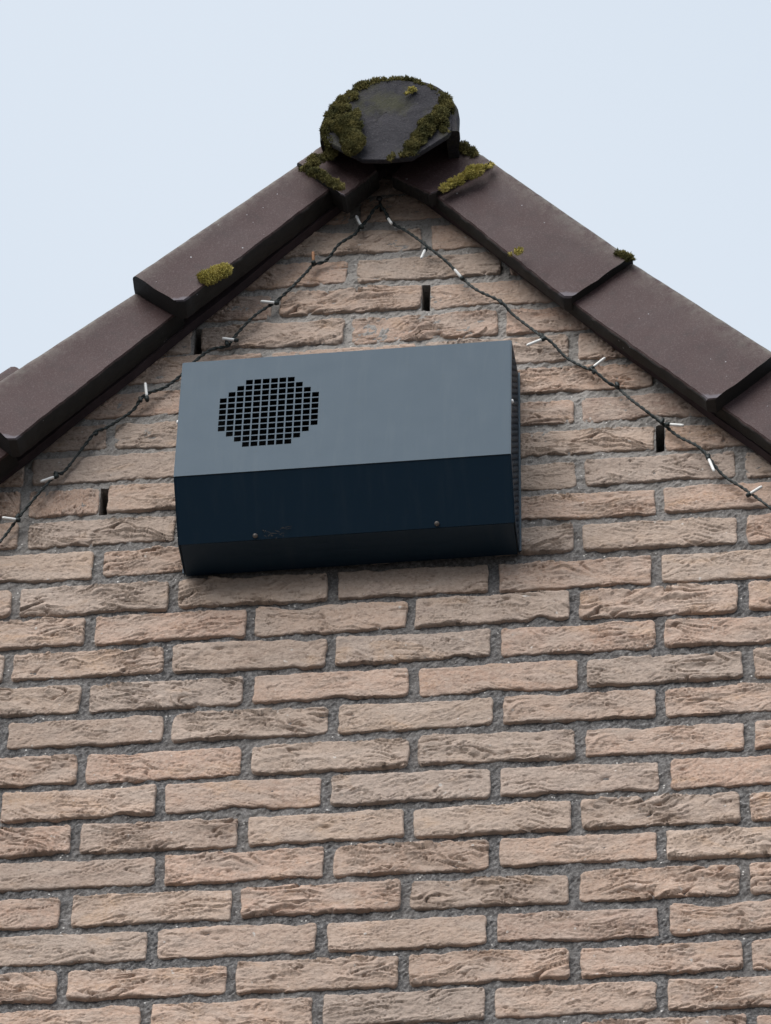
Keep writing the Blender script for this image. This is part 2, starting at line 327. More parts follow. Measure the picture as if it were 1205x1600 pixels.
# mortar face: a fine uneven sheet behind the bricks, set back more where it was raked out
WX0, WX1, WZ0, WZ1, STEP = -0.80, 0.88, 5.90, 7.78, 0.004
WEEPS = [(-0.3295, 7.0609), (0.4420, 7.1262), (-0.2155, 7.3705), (0.1100, 7.4350)]
nx, nz = int((WX1-WX0)/STEP)+1, int((WZ1-WZ0)/STEP)+1
gx, gz = np.meshgrid(WX0 + np.arange(nx)*STEP, WZ0 + np.arange(nz)*STEP)
t_ = np.clip((gz-6.85)/0.35, 0, 1); t_ = t_*t_*(3-2*t_)
gy = 0.0050*(1-t_) + 0.0028*t_ + 0.0022*fbm(gx*45, gz*45, 3, 3) + 0.0010*pnoise(gx*170, gz*170, 9) + rng.normal(0, 0.0005, gx.shape)
V = np.stack([gx, gy, gz], -1).reshape(-1, 3)
ii, jj = np.meshgrid(np.arange(nx-1), np.arange(nz-1))
cx, cz = WX0+(ii+.5)*STEP, WZ0+(jj+.5)*STEP
keep = cz < APZ + 0.075 - np.where(cx < APX, SL*(APX-cx), SR*(cx-APX))
holes = []
for (hx, hz) in WEEPS:
    i0, i1 = int(round((hx-.0065-WX0)/STEP)), int(round((hx+.0065-WX0)/STEP)); j0, j1 = int(round((hz-.026-WZ0)/STEP)), int(round((hz+.026-WZ0)/STEP))
    keep[j0:j1, i0:i1] = False; holes.append((i0, i1, j0, j1))
q = (jj*nx+ii)
F = np.stack([q, q+1, q+nx+1, q+nx], -1)[keep].reshape(-1, 4).tolist()
V = V.tolist()
for (i0, i1, j0, j1) in holes:                                     # open perpend joints: deep slots with sides of mortar
    ring = [(i, j0) for i in range(i0, i1)] + [(i1, j) for j in range(j0, j1)] + [(i, j1) for i in range(i1, i0, -1)] + [(i0, j) for j in range(j1, j0, -1)]
    b0 = len(V)
    for i, j in ring: V.append((WX0+i*STEP, 0.095, WZ0+j*STEP))
    for k in range(len(ring)):
        k2 = (k+1) % len(ring); i, j = ring[k]; i2, j2 = ring[k2]
        F.append((j*nx+i, j2*nx+i2, b0+k2, b0+k))
# the plain rest of the gable, outside the picture, and the core of the wall
def add_face(pts): 
    b0 = len(V); V.extend(pts); F.append(tuple(range(b0, b0+len(pts))))
HW = 4.1
def vz(x): return verge_z(x, 0.06)
yb = 0.0085
add_face([(-HW, yb, 0), (WX0, yb, 0), (WX0, yb, vz(WX0)), (-HW, yb, vz(-HW))])
add_face([(WX1, yb, 0), (HW, yb, 0), (HW, yb, vz(HW)), (WX1, yb, vz(WX1))])
add_face([(WX0, yb, 0), (WX1, yb, 0), (WX1, yb, WZ0), (WX0, yb, WZ0)])
for y in (0.10, 0.30):
    add_face([(-HW, y, 0), (HW, y, 0), (HW, y, vz(HW)), (APX, y, vz(APX)), (-HW, y, vz(-HW))])
me = mesh_np('wall', V, F)
wall = link('wall', me, M_mortar, house)

# hand-formed bricks: a set of creased faces, shared by the bricks of the wall
BL, BH = 0.2060, 0.0482
def brick_mesh(name, seed, rough_amt):
    g = np.random.default_rng(seed)
    n1, n2 = 138, 32
    A, B = np.meshgrid(np.linspace(-1, 1, n1), np.linspace(-1, 1, n2))
    x, z = A*BL/2, B*BH/2
    rc = g.uniform(0.003, 0.008)
    # rounded corners
    dx = np.clip((np.abs(x)-(BL/2-rc))/rc, 0, 1); dz = np.clip((np.abs(z)-(BH/2-rc))/rc, 0, 1)
    m = np.maximum(dx, dz); l = np.hypot(dx, dz); s = np.where(l > 1e-6, m/np.maximum(l, 1e-6), 1)
    x = np.where((dx > 0) & (dz > 0), np.sign(x)*((BL/2-rc)+dx*s*rc), x); z2 = np.where((dx > 0) & (dz > 0), np.sign(z)*((BH/2-rc)+dz*s*rc), z)
    o = g.uniform(0, 300, 8)
    # wavy outline
    wav = 0.0020*fbm(x*22+o[0], o[1]+0*x, 1, 3) + 0.0010*pnoise(x*90+o[0], o[2]+0*x, 4)
    wav2 = 0.0022*fbm(x*20+o[3], o[4]+0*x, 2, 3) + 0.0010*pnoise(x*85+o[3], o[1]+0*x, 5)
    z = z2 + np.where(B > 0, wav*np.abs(B)**2, wav2*np.abs(B)**2)
    if g.random() < 0.3:                                           # a bite out of the upper or lower edge
        c0 = g.uniform(-.08, .08); w0 = g.uniform(.012, .03); d0 = g.uniform(.003, .007); sg = -1 if g.random() < .5 else 1
        z -= sg*d0*np.exp(-((x-c0)/w0)**2)*np.clip(sg*B, 0, 1)**2
    xo = x + 0.0014*pnoise(z*60+o[5], o[6]+0*z, 6)*np.abs(A)**6 + 0.0018*pnoise(z*25+o[6], o[2]+A, 7)*np.abs(A)**8
    # creases
    tilt = g.uniform(-0.7, 0.7)
    zz = z + tilt*x*0.35 + 0.010*pnoise(x*16+o[2], z*22+o[3], 11) + 0.004*pnoise(x*45+o[4], z*50+o[5], 12)
    xx = x + 0.012*pnoise(x*20+o[6], z*40+o[7], 13)
    f1 = pnoise(xx*10.5+o[0], zz*72+o[1], 14)
    f2 = pnoise(xx*20+o[2], zz*135+o[3], 15)
    mask = np.clip(0.35 + 1.5*pnoise(x*15+o[5], z*35+o[6], 16), 0, 1)*rough_amt
    mask2 = np.clip(0.35 + 1.4*pnoise(x*24+o[7], z*45+o[0], 17), 0, 1)*rough_amt
    cre = np.clip(1-np.abs(f1)/0.060, 0, 1)**1.1
    cre2 = np.clip(1-np.abs(f2)/0.10, 0, 1)**1.1
    saw = (f1*2.6) % 1.0
    h = (0.0012*fbm(x*26+o[1], z*40+o[2], 18, 3) + mask*(0.0036*saw - 0.0060*cre) - mask2*0.0030*cre2
         + 0.00055*fbm(x*130+o[3], z*190+o[4], 19, 3) + g.normal(0, 0.00022, x.shape))
    for _ in range(g.integers(0, 3)):                              # a few pits
        px, pz = g.uniform(-.09, .09), g.uniform(-.016, .016)
        h -= g.uniform(.002, .005)*np.exp(-(((x-px)/g.uniform(.003, .008))**2+((z-pz)/g.uniform(.0015, .003))**2))
    dist = np.minimum(BL/2-np.abs(A*BL/2), BH/2-np.abs(B*BH/2))
    edge = np.clip(1-dist/0.0024, 0, 1)**2*0.0012
    y = -h + edge
    V = np.stack([xo, y, z], -1).reshape(-1, 3).tolist()
    F = []
    for j in range(n2-1):
        for i in range(n1-1):
            a0 = j*n1+i; F.append((a0, a0+1, a0+n1+1, a0+n1))
    ring = list(range(n1)) + [j*n1+n1-1 for j in range(1, n2)] + [(n2-1)*n1+i for i in range(n1-2, -1, -1)] + [j*n1 for j in range(n2-2, 0, -1)]
    ring = ring
    b0 = len(V)
    for r_ in ring: V.append((V[r_][0], 0.022, V[r_][2]))
    nR = len(ring)
    for k in range(nR): F.append((ring[(k+1) % nR], ring[k], b0+k, b0+(k+1) % nR))
    return mesh_np(name, V, F, smooth=True)

NVAR = 44
BR = [brick_mesh('brick', 100+i, [0.55, 0.85, 1.1, 1.35, 1.6][i % 5]) for i in range(NVAR)]
for b in BR: b.materials.append(M_brick)

def cut_slope(me, mw):
    """trim a brick of the raking edge along the roof slope"""
    bm = bmesh.new(); bm.from_mesh(me); bm.transform(mw)
    for sgn, sl in ((-1, SL), (1, SR)):
        nrm = Vector((sgn*sl, 0, 1)).normalized()
        bmesh.ops.bisect_plane(bm, geom=bm.verts[:]+bm.edges[:]+bm.faces[:], plane_co=(APX, 0, APZ+0.062), plane_no=nrm, clear_outer=True)
    bm.transform(mw.inverted())
    if not bm.verts: bm.free(); return None
    n = bpy.data.meshes.new('brick'); bm.to_mesh(n); bm.free(); n.materials.append(M_brick) if not n.materials else None
    n.polygons.foreach_set('use_smooth', [True]*len(n.polygons))
    return n

def in_view(x0, x1, z):
    # frame edges on the wall plane, with a little to spare
    f = (z-6.08)/(8.145-6.08)
    xl, xr = -0.405-0.153*f, 0.574+0.07*f
    return x1 > xl-0.06 and x0 < xr+0.06 and z > 6.02

used = []; far_V, far_F = [], []
order = list(range(NVAR)); rnd.shuffle(order); ctr = 0
def far_brick(x0, x1, z):
    b0 = len(far_V); jig = rnd.uniform(-.001, .001)
    for y, s in ((0.0+jig, .0015), (0.02, 0)):
        far_V.extend([(x0+s, y, z-BH/2+s), (x1-s, y, z-BH/2+s), (x1-s, y, z+BH/2-s), (x0+s, y, z+BH/2-s)])
    far_F.extend([(b0, b0+1, b0+2, b0+3)] + [(b0+(k+1) % 4, b0+k, b0+4+k, b0+4+(k+1) % 4) for k in range(4)])

for r in range(-12, 113):
    z, js = ROWS.get(r, (6.94-r*0.062, None))
    base = 0 if r % 2 else .5
    grid = [(k+base-2)*.22 for k in range(-18, 23)]
    if js:
        lo, hi = js[0], js[-1]
        grid = [g_ for g_ in grid if g_ < lo-.1] + js + [g_ for g_ in grid if g_ > hi+.1]
        if r == -2: grid = sorted(grid + [-0.442])                 # a short brick beside the slot on the left
    if z < 0.03: continue
    for a0, a1 in zip(grid, grid[1:]):
        jw = rnd.uniform(.0115, .0165)/2; jw2 = rnd.uniform(.0115, .0165)/2
        x0, x1 = a0+jw, a1-jw2
        if min(abs(x0), abs(x1)) > HW-0.1: continue
        xm = min(max(APX, x0), x1)
        if z-BH/2 > verge_z(xm, 0.055): continue
        view = in_view(x0, x1, z)
        corner = min(verge_z(x0, .058), verge_z(x1, .058)) < z+BH/2
        if not view:
            if corner and (verge_z((x0+x1)/2, .05) < z+BH/2): continue
            far_brick(x0, x1, z); continue
        me = BR[order[ctr % NVAR]]; ctr += 1
        if ctr % NVAR == 0: rnd.shuffle(order)
        flip = rnd.random() < .5
        hgt = BH*rnd.uniform(0.955, 1.05)
        mw = (Matrix.Translation(((x0+x1)/2, rnd.uniform(-.0012, .0014), z+rnd.uniform(-.0012, .0012)))
              @ Matrix.Rotation(math.radians(rnd.gauss(0, .22)) + (math.pi if flip else 0), 4, 'Y')
              @ Matrix.Rotation(math.radians(rnd.gauss(0, .35)), 4, 'Z') @ Matrix.Rotation(math.radians(rnd.gauss(0, .8)), 4, 'X')
              @ Matrix.Diagonal(((x1-x0)/BL, 1, hgt/BH, 1)))
        if corner:
            me = cut_slope(me, mw)
            if not me: continue
        o = link('brick', me, None, wall); o.matrix_world = mw; used.append(o)
fb = link('brickwork', mesh_np('brickwork', far_V, far_F), M_brick, house); fb['kind'] = 'stuff'

# ------------------------------------------------------------------ house: roof
roof = bpy.data.meshes.new('roof'); bm = bmesh.new()
RX, RZ = 0.056, 7.705                                               # ridge line
for sgn, sl in ((-1, SL), (1, SR)):
    th = math.atan(sl); d = Vector((sgn*math.cos(th), 0, -math.sin(th))); n = Vector((sgn*math.sin(th), 0, math.cos(th)))
    o0 = Vector((APX, 0, APZ+0.060))
    P = [o0, o0 + d*6.2, o0 + d*6.2 + n*0.022, o0 + n*0.022]
    vv = [bm.verts.new((p.x, y, p.z)) for y in (0.0, 6.0) for p in P]
    for f in ((0, 1, 2, 3), (7, 6, 5, 4), (0, 4, 5, 1), (1, 5, 6, 2), (2, 6, 7, 3), (3, 7, 4, 0)): bm.faces.new([vv[i] for i in f])
roof = link('roof', bm_mesh('roof', bm), M_wood, house)

# verge boards on the wall under the flanges
for sgn, sl in ((-1, SL), (1, SR)):
    th = math.atan(sl); d = Vector((sgn*math.cos(th), 0, -math.sin(th))); n = Vector((sgn*math.sin(th), 0, math.cos(th)))
    bm = bmesh.new(); N = 60
    o0 = Vector((APX, 0, APZ-0.021))
    for k in range(N+1):
        s = k/N*2.2; wob = 0.0012*math.sin(s*9)+0.0009*math.sin(s*31+1)
        for (y, h) in ((-0.004, 0.0), (-0.020, 0.0), (-0.020, 0.058), (-0.004, 0.058)):
            p = o0 + d*(s + h/sl*0.0) + n*(h + (wob if h == 0 else 0)); bm.verts.new((p.x if sgn*(p.x-APX) > 0 else APX, y, p.z))
    bm.verts.ensure_lookup_table()
    for k in range(N):
        for q_ in range(4):
            a0, a1 = k*4+q_, k*4+(q_+1) % 4; bm.faces.new([bm.verts[i] for i in (a0, a1, a1+4, a0+4)])
    bm.faces.new([bm.verts[i] for i in range(4)]); bm.faces.new([bm.verts[N*4+i] for i in range(4)])
    link('verge_board', bm_mesh('verge_board', bm), M_board, roof)

def verge_tile(c, seed, first=False):
    """edge tile: flange hanging over the gable, rounded arris, top running back over the roof"""
    Tu, Bu, Tl, Bl = [Vector(p) for p in c]
    g = np.random.default_rng(seed)
    N, TH, FT = 40, 0.019, (0.036 if c[0][0] < 0 else 0.026)
    rows_ = []; wts = []; tips = []; alg_shade = []
    for k in range(N+1):
        s = k/N
        T = Tu.lerp(Tl, s); B = Bu.lerp(Bl, s); n = (T-B); n.y = 0; H = n.length; n.normalize(); yf = T.y
        prof = []                                                  # (y, height above flange foot, weather)
        for q_ in range(9): prof.append((yf + 0.0012*math.sin(q_*.4), 0.004 + (H-0.016)*q_/8, max(0.0, (q_-6)*.16)))
        for an in (25, 50, 75): prof.append((yf + 0.013*(1-math.cos(math.radians(an))), H-0.012 + 0.012*math.sin(math.radians(an)), .5+an/150))
        prof += [(yf+0.030, H, 1.0), (yf+0.12, H-0.004, .8), (yf+0.26, H-0.002, .8), (yf+0.26, H-TH, 0), (yf+FT+0.008, H-TH, 0), (yf+FT, H-TH-0.008, 0), (yf+FT, 0.003, 0), (yf+FT-0.004, 0.0, .3), (yf+0.004, 0.0, .4)]
        dend = (1-s)*(Tl-Tu).length; rr_ = 0.009                    # worn round lower corner, nibbled foot
        lift = rr_-math.sqrt(max(0.0, rr_*rr_-(rr_-dend)**2)) if dend < rr_ else 0.0
        lift += 0.0012*(1+float(fbm(np.array(s*23.0+seed*5.7), np.array(1.3), 51, 4)))
        prof = [(y, max(h, lift + (0.003 if q_ < 9 else 0.0)) if h < H*.3 else h, w) for q_, (y, h, w) in enumerate(prof)]
        npf = len(prof)
        rows_.append([(B.x + n.x*h, y, B.z + n.z*h) for y, h, w in prof]); wts += [w for *_, w in prof]; alg_shade += [1.0*(q_ >= npf-3) + 0.35*(y > yf+.01 and h < H-.03) for q_, (y, h, w) in enumerate(prof)]  # flange underside and inner face get their shade as dark colour
        tips += [max(0.0, 1-max(0, (1-s)*0.34/0.06) * .5 - h/H*1.1) for y, h, w in prof]
    npz = len(rows_[0])
    A = np.array(rows_); sarr = np.linspace(0, 1, N+1)[:, None]*0.35; parr = np.arange(npz)[None, :]*0.012
    A[:, :, 1] += 0.0006*fbm(sarr*18+seed*7.1, parr*18+3, 31, 3)
    A[:, :, 2] += 0.0004*fbm(sarr*30+seed*3.3, parr*12+9, 32, 3)
    A[:, :, 0] += 0.0006*pnoise(sarr*60+seed*5.3, parr*40+9, 33)
    sd_ = np.array((Tl-Tu).normalized()); jag = 0.0016*fbm(np.arange(npz)*0.55+seed*2.1, np.full(npz, 4.2), 53, 3)
    A[N] += jag[:, None]*sd_[None]; A[N-1] += 0.5*jag[:, None]*sd_[None]
    V = A.reshape(-1, 3).tolist(); F = []
    for k in range(N):
        for q_ in range(npz):
            a0, a1 = k*npz+q_, k*npz+(q_+1) % npz; F.append((a0, a1, a1+npz, a0+npz))
    # ends: quads between the outer and inner outline
    bm = bmesh.new(); wl_ = bm.verts.layers.float.new('weather'); tl_ = bm.verts.layers.float.new('tip'); al_ = bm.verts.layers.float.new('algae_shade')
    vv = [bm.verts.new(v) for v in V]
    for v, w, t, l_ in zip(vv, wts, tips, alg_shade): v[wl_] = w; v[tl_] = t; v[al_] = l_
    for f in F: bm.faces.new([vv[i] for i in f])
    for k in (0, N):                                               # own vertices: the broken ends carry black algae with shade painted in
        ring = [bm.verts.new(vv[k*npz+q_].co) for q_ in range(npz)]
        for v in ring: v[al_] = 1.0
        bm.faces.new(ring)
    bm.faces.ensure_lookup_table()
    bmesh.ops.recalc_face_normals(bm, faces=bm.faces)
    pass
    me = bm_mesh('verge_tile', bm, smooth=True); me.set_sharp_from_angle(angle=math.radians(38))
    for p in me.polygons:
        if len(p.vertices) > 4: p.use_smooth = False
    return me

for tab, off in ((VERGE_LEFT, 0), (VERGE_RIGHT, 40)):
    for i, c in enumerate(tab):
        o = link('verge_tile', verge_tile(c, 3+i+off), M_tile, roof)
    stepv = Vector(tab[3][3]) - Vector(tab[2][3])
    for k in range(1, 4):
        o2 = o.copy(); col.objects.link(o2); o2.parent = roof; o2.location = stepv*k

# the raised side roll of the next tile, just showing over the left verge at the picture edge
th = math.radians(43); d = Vector((-math.cos(th), 0, -math.sin(th))); n = Vector((-math.sin(th), 0, math.cos(th)))
bm = bmesh.new(); p0 = Vector((-0.4735, -0.052, 7.2975)); rr_ = []
for s_, hh in ((0.0, -.004), (0.004, 0.0), (0.15, 0.002), (0.29, 0.004)):
    ring = []
    for k in range(9):
        an = math.pi*k/8; q_ = p0 + d*s_ + n*(hh - 0.016 + 0.016*math.sin(an)); ring.append(bm.verts.new((q_.x, p0.y + 0.03 - 0.03*math.cos(an), q_.z)))
    q_ = p0 + d*s_ - n*0.03; ring += [bm.verts.new((q_.x, p0.y+.06, q_.z)), bm.verts.new((q_.x, p0.y, q_.z))]
    rr_.append(ring)
for A_, B_ in zip(rr_, rr_[1:]):
    for k in range(11): bm.faces.new((A_[k], A_[(k+1) % 11], B_[(k+1) % 11], B_[k]))
bm.faces.new(rr_[0]); bm.faces.new(rr_[-1])
me = bm_mesh('roof_tile', bm, True); me.set_sharp_from_angle(angle=math.radians(40)); link('roof_tile', me, M_tile, roof)

# half-round ridge tile with its closed end
RC, RZc, RR = 0.0615, 7.6975, 0.0965
def arch(t):
    # stilted half round: straight foot, half circle, straight foot
    f = 0.27; L = 2*f+math.pi; s = t*L
    if s < f: return 1.0+0.01*(1-s/f), s-f
    if s > f+math.pi: return -1.0-0.01*(s-f-math.pi)/f, -(s-f-math.pi)
    return math.cos(s-f), math.sin(s-f)
def ridge():
    bm = bmesh.new(); NA, TH = 44, 0.016
    ys = [-0.100, -0.096, -0.085, -0.06, -0.03, 0.0, 0.05, 0.12, 0.2, 0.3]
    rings = []
    for y in ys:
        grow = 0.004 if y < -0.06 else 0.0
        ro, ri = RR+grow - (0.003 if y == ys[0] else 0), RR-TH
        ring = []
        for k in range(NA+1):
            cx_, cz_ = arch(k/NA); w = 1+0.010*math.sin(k*.9+y*40)
            ring.append(bm.verts.new((RC+ro*w*cx_, y, RZc+ro*w*cz_)))
        for k in range(NA, -1, -1):
            cx_, cz_ = arch(k/NA)
            ring.append(bm.verts.new((RC+ri*cx_, y, RZc+ri*cz_ - (0.004 if k in (0, NA) else 0))))
        rings.append(ring)
    m = len(rings[0])
    for A, B in zip(rings, rings[1:]):
        for k in range(m): bm.faces.new((A[k], A[(k+1) % m], B[(k+1) % m], B[k]))
    for ring in (rings[0], rings[-1]):
        for k in range(NA): bm.faces.new((ring[k], ring[k+1], ring[m-2-k], ring[m-1-k]))
    me = bm_mesh('ridge_tile', bm, smooth=True); me.set_sharp_from_angle(angle=math.radians(38)); return me
rt = link('ridge_tile', ridge(), M_ridge, roof)
def ridge_end():
    bm = bmesh.new()
    out = []
    for k in range(25):
        cx_, cz_ = arch(1-k/24); out.append((RC+(RR-0.006)*cx_, RZc+(RR-0.006)*cz_))
    out += [(0.1475, 7.6605), (0.0960, 7.6165), (0.060, 7.6150), (0.0250, 7.6185), (-0.0255, 7.6605)]
    rings = []
    for y, s in ((-0.1015, 0.995), (-0.1025, 0.985)):
        rings.append([bm.verts.new((RC+(x-RC)*s, y, 7.70+(z-7.70)*s)) for x, z in out])
    front = [bm.verts.new((RC+(x-RC)*1.0, -0.098, z)) for x, z in out]; back = [bm.verts.new((x, -0.0955, z)) for x, z in out]
    L = [back, front, rings[0], rings[1]]; n = len(out)
    # inner rings with slight dents
    for s in (0.7, 0.45, 0.2):
        L.append([bm.verts.new((RC+(x-RC)*s, -0.1025+0.0015*math.sin(x*90+s*9)+0.0012*math.sin(z*140+s*5), 7.70+(z-7.70)*s)) for x, z in out])
    for A, B in zip(L, L[1:]):
        for k in range(n): bm.faces.new((A[k], A[(k+1) % n], B[(k+1) % n], B[k]))
    bm.faces.new(L[-1]); bm.faces.new(L[0])
    me = bm_mesh('ridge_end', bm, smooth=True); me.set_sharp_from_angle(angle=math.radians(40)); return me
link('ridge_end', ridge_end(), M_ridge, roof)
for k in range(1, 4):                                              # the ridge runs on to the back
    o2 = rt.copy(); col.objects.link(o2); o2.parent = roof; o2.location = (0, 0.37*k, -0.004)

# ------------------------------------------------------------------ metal box on the wall
BX0, BX1 = -0.2070, 0.2490
W = BX1-BX0
wb = empty('wall_box', ((BX0+BX1)/2, 0, 6.908)); wb.rotation_euler = (0, math.radians(-1.0), 0)
tag(wb, 'dark grey sheet metal box with square-hole grille mounted on the brick gable', 'wall box')
PROF = [(-0.004, 0.0), (-0.070, -0.004), (-0.1335, 0.064), (-0.1080, 0.3110), (-0.004, 0.352)]   # (y, z) seen from the side
SH = 0.002
def sheet(name, pts_uv, to3, parent, mat, solid=SH, bev=0.0):
    pass
def solidify(o, t=SH, off=-1):
    m_ = o.modifiers.new('thickness', 'SOLIDIFY'); m_.thickness = t; m_.offset = off; return o
# front panel with the staircase-edged round grille, holes cut through
fb_, ft_ = Vector((0, *PROF[2])), Vector((0, *PROF[3])); up = (ft_-fb_); HF = up.length; up.normalize()
PT, HO = 0.01160, 0.00955
gu, gv = 0.1235, 0.1268
PV, HV = 0.01235, 0.01015
start = [4, 3, 2, 1, 0, 0, 0, 0, 1, 2, 3, 4]; start = [3, 2, 1, 0, 0, 0, 0, 0, 0, 1, 2, 3]
us = [0.0, 0.012] ; vs_ = [0.0, 0.010]
for k in range(12):
    for s in (-HO/2, HO/2):
        us.append(gu + (k-5.5)*PT + s); vs_.append(gv + (k-5.5)*PV + s*HV/HO)
us = [0.0] + us[2:] + [0.25, 0.33, W]; vs_ = [0.0] + vs_[2:] + [HF]
u_lo, u_hi = gu-6*PT, gu+6*PT
us = sorted(us + [gu + (k-6)*PT for k in range(13)]); vs_ = sorted(vs_ + [gv + (k-6)*PV for k in range(13)])
def cell(u, lo, p=PT): return int(math.floor((u-lo)/p))
def perf(which):
    bm = bmesh.new(); vd = {}
    def vert(i, j):
        if (i, j) not in vd:
            p = fb_ + up*vs_[j]; vd[(i, j)] = bm.verts.new((us[i]-W/2, p.y, p.z))
        return vd[(i, j)]
    for i in range(len(us)-1):
        for j in range(len(vs_)-1):
            uc, vc = (us[i]+us[i+1])/2, (vs_[j]+vs_[j+1])/2
            a_, b_ = cell(uc, u_lo), cell(vc, gv-6*PV, PV)
            inside = 0 <= a_ < 12 and 0 <= b_ < 12 and start[b_] <= a_ < 12-start[b_]
            if inside:
                hu, hv = abs(uc-(gu+(a_-5.5)*PT)) < HO/2, abs(vc-(gv+(b_-5.5)*PV)) < HV/2
                if hu and hv: continue
            if inside != (which == 'grille'): continue
            bm.faces.new((vert(i, j), vert(i+1, j), vert(i+1, j+1), vert(i, j+1)))
    return bm_mesh(which, bm)
def orient(me, want):
    s = sum((p.normal.dot(want))*p.area for p in me.polygons)
    if s < 0: me.flip_normals()
    return me
nf = Vector((0, -up.z, up.y)).normalized()
solidify(link('front_panel', orient(perf('front_panel'), nf), M_box, wb))
solidify(link('grille', orient(perf('grille'), nf), M_box, wb))
def strip(name, p, q_, inset=0.0, nseg=24, sag=0.0):
    bm = bmesh.new(); rows_ = []
    for k in range(nseg+1):
        x = -W/2+inset + (W-2*inset)*k/nseg; b_ = sag*math.sin(math.pi*k/nseg)
        rows_.append([bm.verts.new((x, p[0]+(q_[0]-p[0])*t, p[1]+(q_[1]-p[1])*t + b_*math.sin(math.pi*t))) for t in (0, .25, .5, .75, 1)])
    for A, B in zip(rows_, rows_[1:]):
        for k in range(4): bm.faces.new((A[k], A[k+1], B[k+1], B[k]))
    me = bm_mesh(name, bm); d = Vector((0, q_[0]-p[0], q_[1]-p[1])); want = Vector((0, -d.z, d.y))
    mid = Vector((0, (p[0]+q_[0])/2, (p[1]+q_[1])/2)) - Vector((0, -.05, .15))
    if want.dot(mid) < 0: want = -want
    return solidify(link(name, orient(me, want), M_box, wb))
e_ = 0.0008
strip('underside_panel', (PROF[1][0]+.0, PROF[1][1]), (PROF[2][0]+.0016, PROF[2][1]-.0006), 0.0004)
strip('lip', (PROF[0][0], PROF[0][1]), (PROF[1][0]+.004, PROF[1][1]+.003), 0.0012, sag=0.0015)
strip('top_panel', (PROF[3][0]+.002, PROF[3][1]-.0005), PROF[4], 0.0004)
bm = bmesh.new(); box_bm(bm, -W/2+.003, W/2-.003, -0.0055, -0.0035, 0.003, 0.349)
link('back_panel', bm_mesh('back_panel', bm), M_black, wb)
# perforated sides
def side(sx):
    bm = bmesh.new()
    P2 = 0.01165; H2 = 0.0088
    lines_y = [-0.1400]; lines_z = [-0.0100]
    ny_, nz_ = 13, 32
    for k in range(ny_):
        c0 = -0.1335+0.006+k*P2; lines_y += [c0-H2/2, c0+H2/2]
    for k in range(nz_):
        c0 = -0.001+k*P2; lines_z += [c0-H2/2, c0+H2/2]
    lines_y.append(0.02); lines_z.append(0.38)
    vd = {}
    def vert(i, j):
        if (i, j) not in vd: vd[(i, j)] = bm.verts.new((sx*W/2, lines_y[i], lines_z[j]))
        return vd[(i, j)]
    def inside(y, z):
        c = True
        n = len(PROF)
        cy, cz = -0.07, 0.15
        for k in range(n):
            (y0, z0), (y1, z1) = PROF[k], PROF[(k+1) % n]
            L_ = math.hypot(y1-y0, z1-z0); cr_ = ((y1-y0)*(z-z0)-(z1-z0)*(y-y0))/L_; cc = ((y1-y0)*(cz-z0)-(z1-z0)*(cy-y0))/L_
            if cr_*math.copysign(1, cc) < 0.0085: c = False
        return c
    for i in range(len(lines_y)-1):
        for j in range(len(lines_z)-1):
            if i % 2 == 1 and j % 2 == 1 and inside((lines_y[i]+lines_y[i+1])/2, (lines_z[j]+lines_z[j+1])/2): continue
            bm.faces.new((vert(i, j), vert(i+1, j), vert(i+1, j+1), vert(i, j+1)))
    for k in range(len(PROF)):
        p0, p1 = Vector((0, *PROF[k])), Vector((0, *PROF[(k+1) % len(PROF)])); d = p1-p0; nn = Vector((0, d.z, -d.y)).normalized()
        if nn.dot(Vector((0, -0.07, 0.15))-p0) > 0: nn = -nn
        bmesh.ops.bisect_plane(bm, geom=bm.verts[:]+bm.edges[:]+bm.faces[:], plane_co=p0-nn*0.0006, plane_no=nn, clear_outer=True)
    me = orient(bm_mesh('side_panel', bm), Vector((sx, 0, 0)))
    return solidify(link('side_panel', me, M_box, wb), 0.0015, 1)
side(-1); side(1)
for sx in (-1, 1):                                                 # narrow fixing flange against the bricks
    bm = bmesh.new(); x = sx*(W/2+0.0016); box_bm(bm, min(x, x+sx*.0025), max(x, x+sx*.0025), -0.0065, -0.0045, 0.004, 0.350)
    link('fixing_flange', bm_mesh('fixing_flange', bm), M_box, wb)
def screw(loc, nrm, r, mat):
    bm = bmesh.new(); nrm = Vector(nrm).normalized(); rings = []
    u = nrm.orthogonal().normalized(); w = nrm.cross(u)
    for h, rr in ((-0.001, r), (0.0012, r), (0.0024, r*.72), (0.0028, r*.3)):
        rings.append([bm.verts.new(Vector(loc)+nrm*h+u*rr*math.cos(k*math.pi/6)+w*rr*math.sin(k*math.pi/6)) for k in range(12)])
    for A, B in zip(rings, rings[1:]):
        for k in range(12): bm.faces.new((A[k], A[(k+1) % 12], B[(k+1) % 12], B[k]))
    bm.faces.new(rings[-1])
    link('screw', bm_mesh('screw', bm, True), mat, wb)
screw((W/2+0.0015, -0.116, 0.182), (1, 0, 0), 0.0030, M_white)
screw((-W/2-0.0015, -0.116, 0.186), (-1, 0, 0), 0.0030, M_white)
dn = Vector((0, -(PROF[2][1]-PROF[1][1]), (PROF[2][0]-PROF[1][0]))).normalized()
if dn.z > 0: dn = -dn
for xs in (-0.1235, 0.1235):
    screw((xs, PROF[1][0]-0.004, PROF[1][1]+0.0038), dn, 0.0034, M_steel)

